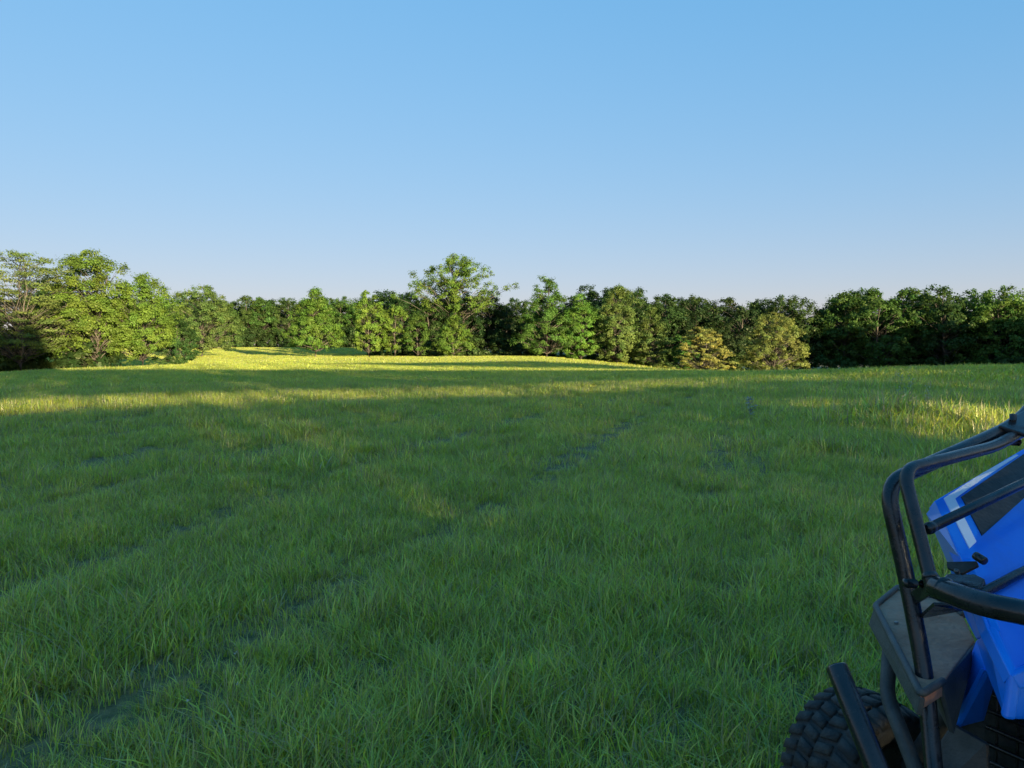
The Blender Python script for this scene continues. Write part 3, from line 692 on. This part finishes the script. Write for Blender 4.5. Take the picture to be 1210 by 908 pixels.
# lower skid plate
panel('skid_plate', [np.array([.22, -.14, .50]), np.array([.22, .14, .50]), np.array([-.05, .30, .44]), np.array([-.05, -.30, .44])], .015, M_FLARE, veh, bevel=.003, toward=(0, 0, 3))
both(panel, 'chin_panel', [pd(1124, 856, 1.86), pd(1165, 880, 1.78), pd(1168, 930, 1.78), pd(1112, 930, 1.84), pd(1108, 880, 1.87)], .02, M_FLARE, veh, bevel=.004)
# fender flare: muddy top with a raised grey rim
FZ = .73
fl = [pax(1034, 717, 'z', FZ), pax(1062, 694, 'z', FZ), pax(1112, 706, 'z', FZ), pax(1138, 728, 'z', FZ), pax(1152, 757, 'z', FZ), pax(1114, 806, 'z', FZ), pax(1088, 822, 'z', FZ)]
both(panel, 'fender_flare', fl, .035, M_DIRT, veh, bevel=.004, toward=(0, 0, 5))
rimp = [fl[3], fl[2], fl[1], fl[0], fl[6], fl[5]]
both(tube_obj, 'fender_rim', [p + np.array([0, 0, .002]) for p in rimp], .009, M_FLARE, veh, bend=.02, sides=10)
sk = [fl[1], fl[0], fl[6]]
both(panel, 'fender_skirt', [fl[0] + np.array([0, -.004, -.004]), fl[6] + np.array([.004, 0, -.004]), fl[6] + np.array([.005, -.005, -.045]), fl[0] + np.array([.012, -.012, -.055])], .012, M_FLARE, veh, bevel=.003)
both(panel, 'fender_skirt', [fl[5] + np.array([.004, 0, -.004]), fl[4] + np.array([.003, .01, -.004]), n3 + np.array([-.01, -.02, .02]), fl[5] + np.array([-.02, .02, -.12])], .012, M_FLARE, veh, bevel=.003)
# hood latch: lever, pivot knob and its black bracket
lt = empty('latch'); lt.parent = veh; lt.location = (0, 0, 0)
for fl_ in (False,):
    panel('latch_bracket', [pd(1108, 690, 1.80), pd(1118, 678, 1.84), pd(1148, 676, 1.82), pd(1164, 684, 1.77), pd(1160, 694, 1.74), pd(1138, 700, 1.74)], .03, M_TUBE, lt, bevel=.005)
    panel('latch_lever', [pd(1118, 664, 1.83), pd(1154, 663, 1.79), pd(1156, 668, 1.78), pd(1136, 678, 1.79), pd(1119, 671, 1.82)], .010, M_INSERT, lt, bevel=.002)
    kp = pd(1158, 660, 1.775)
    tube_obj('latch_knob', [kp + np.array([-.004, -.012, .003]), kp + np.array([.004, .012, -.003])], .010, M_TUBE, lt, sides=14)
    bolt(pd(1131, 676, 1.775), (.8, .2, .4), .006, .012, M_STEEL, parent=lt)
for t_ in (.15, .5, .85): both(bolt, fl[1] * (1 - t_) + fl[2] * t_ + np.array([.03, .0, .002]), (0, 0, 1), .006, .004, M_STEEL)
for t_ in (.2, .6): both(bolt, fl[0] * (1 - t_) + fl[6] * t_ + np.array([-.01, .035, .002]), (0, 0, 1), .006, .004, M_STEEL)
# tub, cab and rear (beyond the picture's edge)
def boxy(name, pts2, b0, b1, mat, bevel=.02):
    """side outline (a, z) swept from b0 to b1"""
    bm = bmesh.new(); L_ = [bm.verts.new((a, b0, z)) for a, z in pts2]; R_ = [bm.verts.new((a, b1, z)) for a, z in pts2]; k = len(L_)
    bm.faces.new(L_); bm.faces.new(R_[::-1])
    for i in range(k): bm.faces.new((L_[i], R_[i], R_[(i + 1) % k], L_[(i + 1) % k]))
    bmesh.ops.recalc_face_normals(bm, faces=bm.faces); bmesh.ops.bevel(bm, geom=list(bm.edges), offset=bevel, segments=2, affect='EDGES')
    me = bpy.data.meshes.new(name); bm.to_mesh(me); bm.free(); me.materials.append(mat); return link(name, me, veh)
boxy('tub', [(-.20, .30), (-.25, .62), (-.62, .72), (-.70, .42), (-1.25, .40), (-1.45, .66), (-2.05, .70), (-2.05, .36), (-1.4, .28)], -.33, .33, M_INSERT)
boxy('cowl', [(-.45, .72), (-.66, .98), (-.78, 1.02), (-.72, .72)], -.30, .30, M_INSERT, .015)
boxy('rear_body', [(-1.42, .68), (-1.50, .86), (-2.10, .84), (-2.12, .71)], -.50, .50, M_BLUE, .025)
for b in (-.2, .2):
    st = empty('seat'); st.parent = veh
    for nm, pts2 in (('seat_cushion', [(-.85, .44), (-.84, .55), (-1.22, .50), (-1.24, .42)]), ('seat_back', [(-1.20, .50), (-1.12, .52), (-1.30, 1.12), (-1.40, 1.10)])):
        o = boxy(nm, pts2, b - .16, b + .16, M_SEAT, .03); o.parent = st
for b in (-1, 1):
    for nm, pts2 in (('side_panel', [(-.66, .40), (-.62, .66), (-.80, .56), (-1.20, .54), (-1.34, .66), (-1.30, .38)]),):
        boxy(nm, pts2, b * .36, b * .42, M_BLUE, .012)
for a in (-1.22, -1.95):
    p = pill2 + np.array([0, 0, 0]) if a == -1.22 else None
tube_obj('cage_bar', [pill, mirror([pill])[0]], .019, M_TUBE, veh)
tube_obj('cage_bar', [pill2, mirror([pill2])[0]], .019, M_TUBE, veh)
sw = [np.array([-.83 + .06 * math.sin(t), .2 + .15 * math.cos(t), .93 + .13 * math.sin(t)]) for t in np.linspace(0, 2 * np.pi, 25)]
v, q = tube(np.array(sw), [.013] * 25, 8); link('steering_wheel', mesh_np('steering_wheel', v, q, M_TUBE, smooth=True), veh)
for b in (-1, 1):
    for a in (AX, -1.68):
        tube_obj('axle_arm', [np.array([a - .12, b * .2, .34]), np.array([a, b * .46, .25])], .016, M_TUBE, veh)
        tube_obj('axle_arm', [np.array([a + .12, b * .2, .34]), np.array([a, b * .46, .25])], .016, M_TUBE, veh)
        tube_obj('shock_absorber', [np.array([a, b * .26, .62]), np.array([a, b * .42, .30])], .026, M_INSERT, veh)

# ------------------------------------------------------------------ weeds and flowers in the grass
M_STEM = noise_mat('weed_stem', (0.10, 0.16, 0.05), (0.16, 0.22, 0.08), 12, 0.7, 0.0)
M_SILVER = noise_mat('silver_leaf', (0.22, 0.27, 0.22), (0.34, 0.38, 0.32), 20, 0.7, 0.0)
M_LIME = noise_mat('lime_leaf', (0.30, 0.42, 0.07), (0.42, 0.50, 0.10), 20, 0.6, 0.0)
M_YELLOW = noise_mat('yellow_petal', (0.62, 0.60, 0.06), (0.75, 0.68, 0.10), 20, 0.6, 0.0)
M_WHITE = noise_mat('white_petal', (0.34, 0.36, 0.28), (0.48, 0.50, 0.42), 20, 0.6, 0.0)
def leaf_cards(rs_, pts, L, W, up=0.4):
    V = []
    for p in pts:
        d = rs_.normal(0, 1, 3); d[2] = abs(d[2]) * up; d /= np.linalg.norm(d); w_ = np.cross(d, rs_.normal(0, 1, 3)); w_ /= np.linalg.norm(w_)
        l_ = L * rs_.uniform(.6, 1.3)
        V += [p, p + d * l_ * .5 + w_ * W * .5, p + d * l_, p + d * l_ * .5 - w_ * W * .5]
    return np.array(V), np.arange(len(V)).reshape(-1, 4)
def weed(px, py_base, d, h, stems, leaf_m, label, group, seed, L=.05, W=.016, n=16):
    rs_ = np.random.RandomState(seed); p = at(px, py_base, d); x, y = p.x, p.y
    o = empty('weed_plant', (x, y, gz(x, y))); tag(o, label, 'weed', group)
    for k in range(stems):
        top = np.array([rs_.normal(0, .10 * h), rs_.normal(0, .10 * h), h * rs_.uniform(.7, 1.0)]); mid = top * .5 + rs_.normal(0, .02, 3)
        v, q = tube(np.array([[0, 0, -.02], mid, top]), [.004, .003, .0015], 5); st_ = link('stem', mesh_np('stem', v, q, M_STEM, smooth=True), o)
        t = rs_.uniform(.35, 1.0, n)[:, None]; base = np.where(t < .5, mid * t * 2, mid + (top - mid) * (t * 2 - 1))
        v, q = leaf_cards(rs_, base, L, W); link('leaves', mesh_np('leaves', v, q, leaf_m), st_)
    return o
weed(887, 494, 15.5, .48, 3, M_SILVER, 'silvery weed standing alone at the end of a wheel track', None, 1, .09, .03, 22)
for k, (px, d, h, st_, m, lab) in enumerate([
    (1048, 17.2, .75, 3, M_LIME, 'yellow-green leafy weed beside the sunlit tuft of grass'),
    (1061, 19.0, .95, 3, M_SILVER, 'tall thin silvery weed behind the sunlit tuft of grass'),
    (1074, 18.2, .85, 3, M_SILVER, 'bushy silvery weed next to the tall thin one'),
    (1094, 17.0, .70, 3, M_WHITE, 'white-flowered weed at the back of the sunlit tuft of grass'),
    (1064, 16.4, .45, 2, M_WHITE, 'short white-flowered weed inside the sunlit tuft of grass')]):
    weed(px, 500, d, h, st_, m, lab, None, 20 + k, .05, .018, 24)
def flower(px, py, mat, label, group, seed, hgt):
    rs_ = np.random.RandomState(seed); r = ray(px, py); d = (EYE - hgt) / -r.z; p = at(px, py, d); x, y = p.x, p.y; z = gz(x, y)
    o = empty('wildflower', (x, y, z)); tag(o, label, 'flower', group)
    v, q = tube(np.array([[rs_.normal(0, .02), rs_.normal(0, .02), -.02], [0, 0, hgt * .6], [0, 0, hgt]]), [.002, .0018, .0014], 5)
    link('stem', mesh_np('stem', v, q, M_STEM, smooth=True), o)
    v, q = leaf_cards(rs_, np.array([[0, 0, hgt]] * 7) + rs_.normal(0, .004, (7, 3)), .008, .006, 1.0); link('blossom', mesh_np('blossom', v, q, mat), o)
for k, (px, py) in enumerate([(931, 686), (938, 806), (804, 684), (906, 655), (444, 700), (513, 660), (878, 555)]):
    flower(px, py, M_YELLOW, 'small yellow wildflower in the shaded grass', 'yellow wildflowers', 60 + k, .17)
for k, (px, py) in enumerate([(279, 772), (281, 810), (223, 828), (311, 712), (320, 646)]):
    flower(px, py, M_WHITE, 'small pale seed head in the shaded grass', 'pale seed heads', 90 + k, .16)
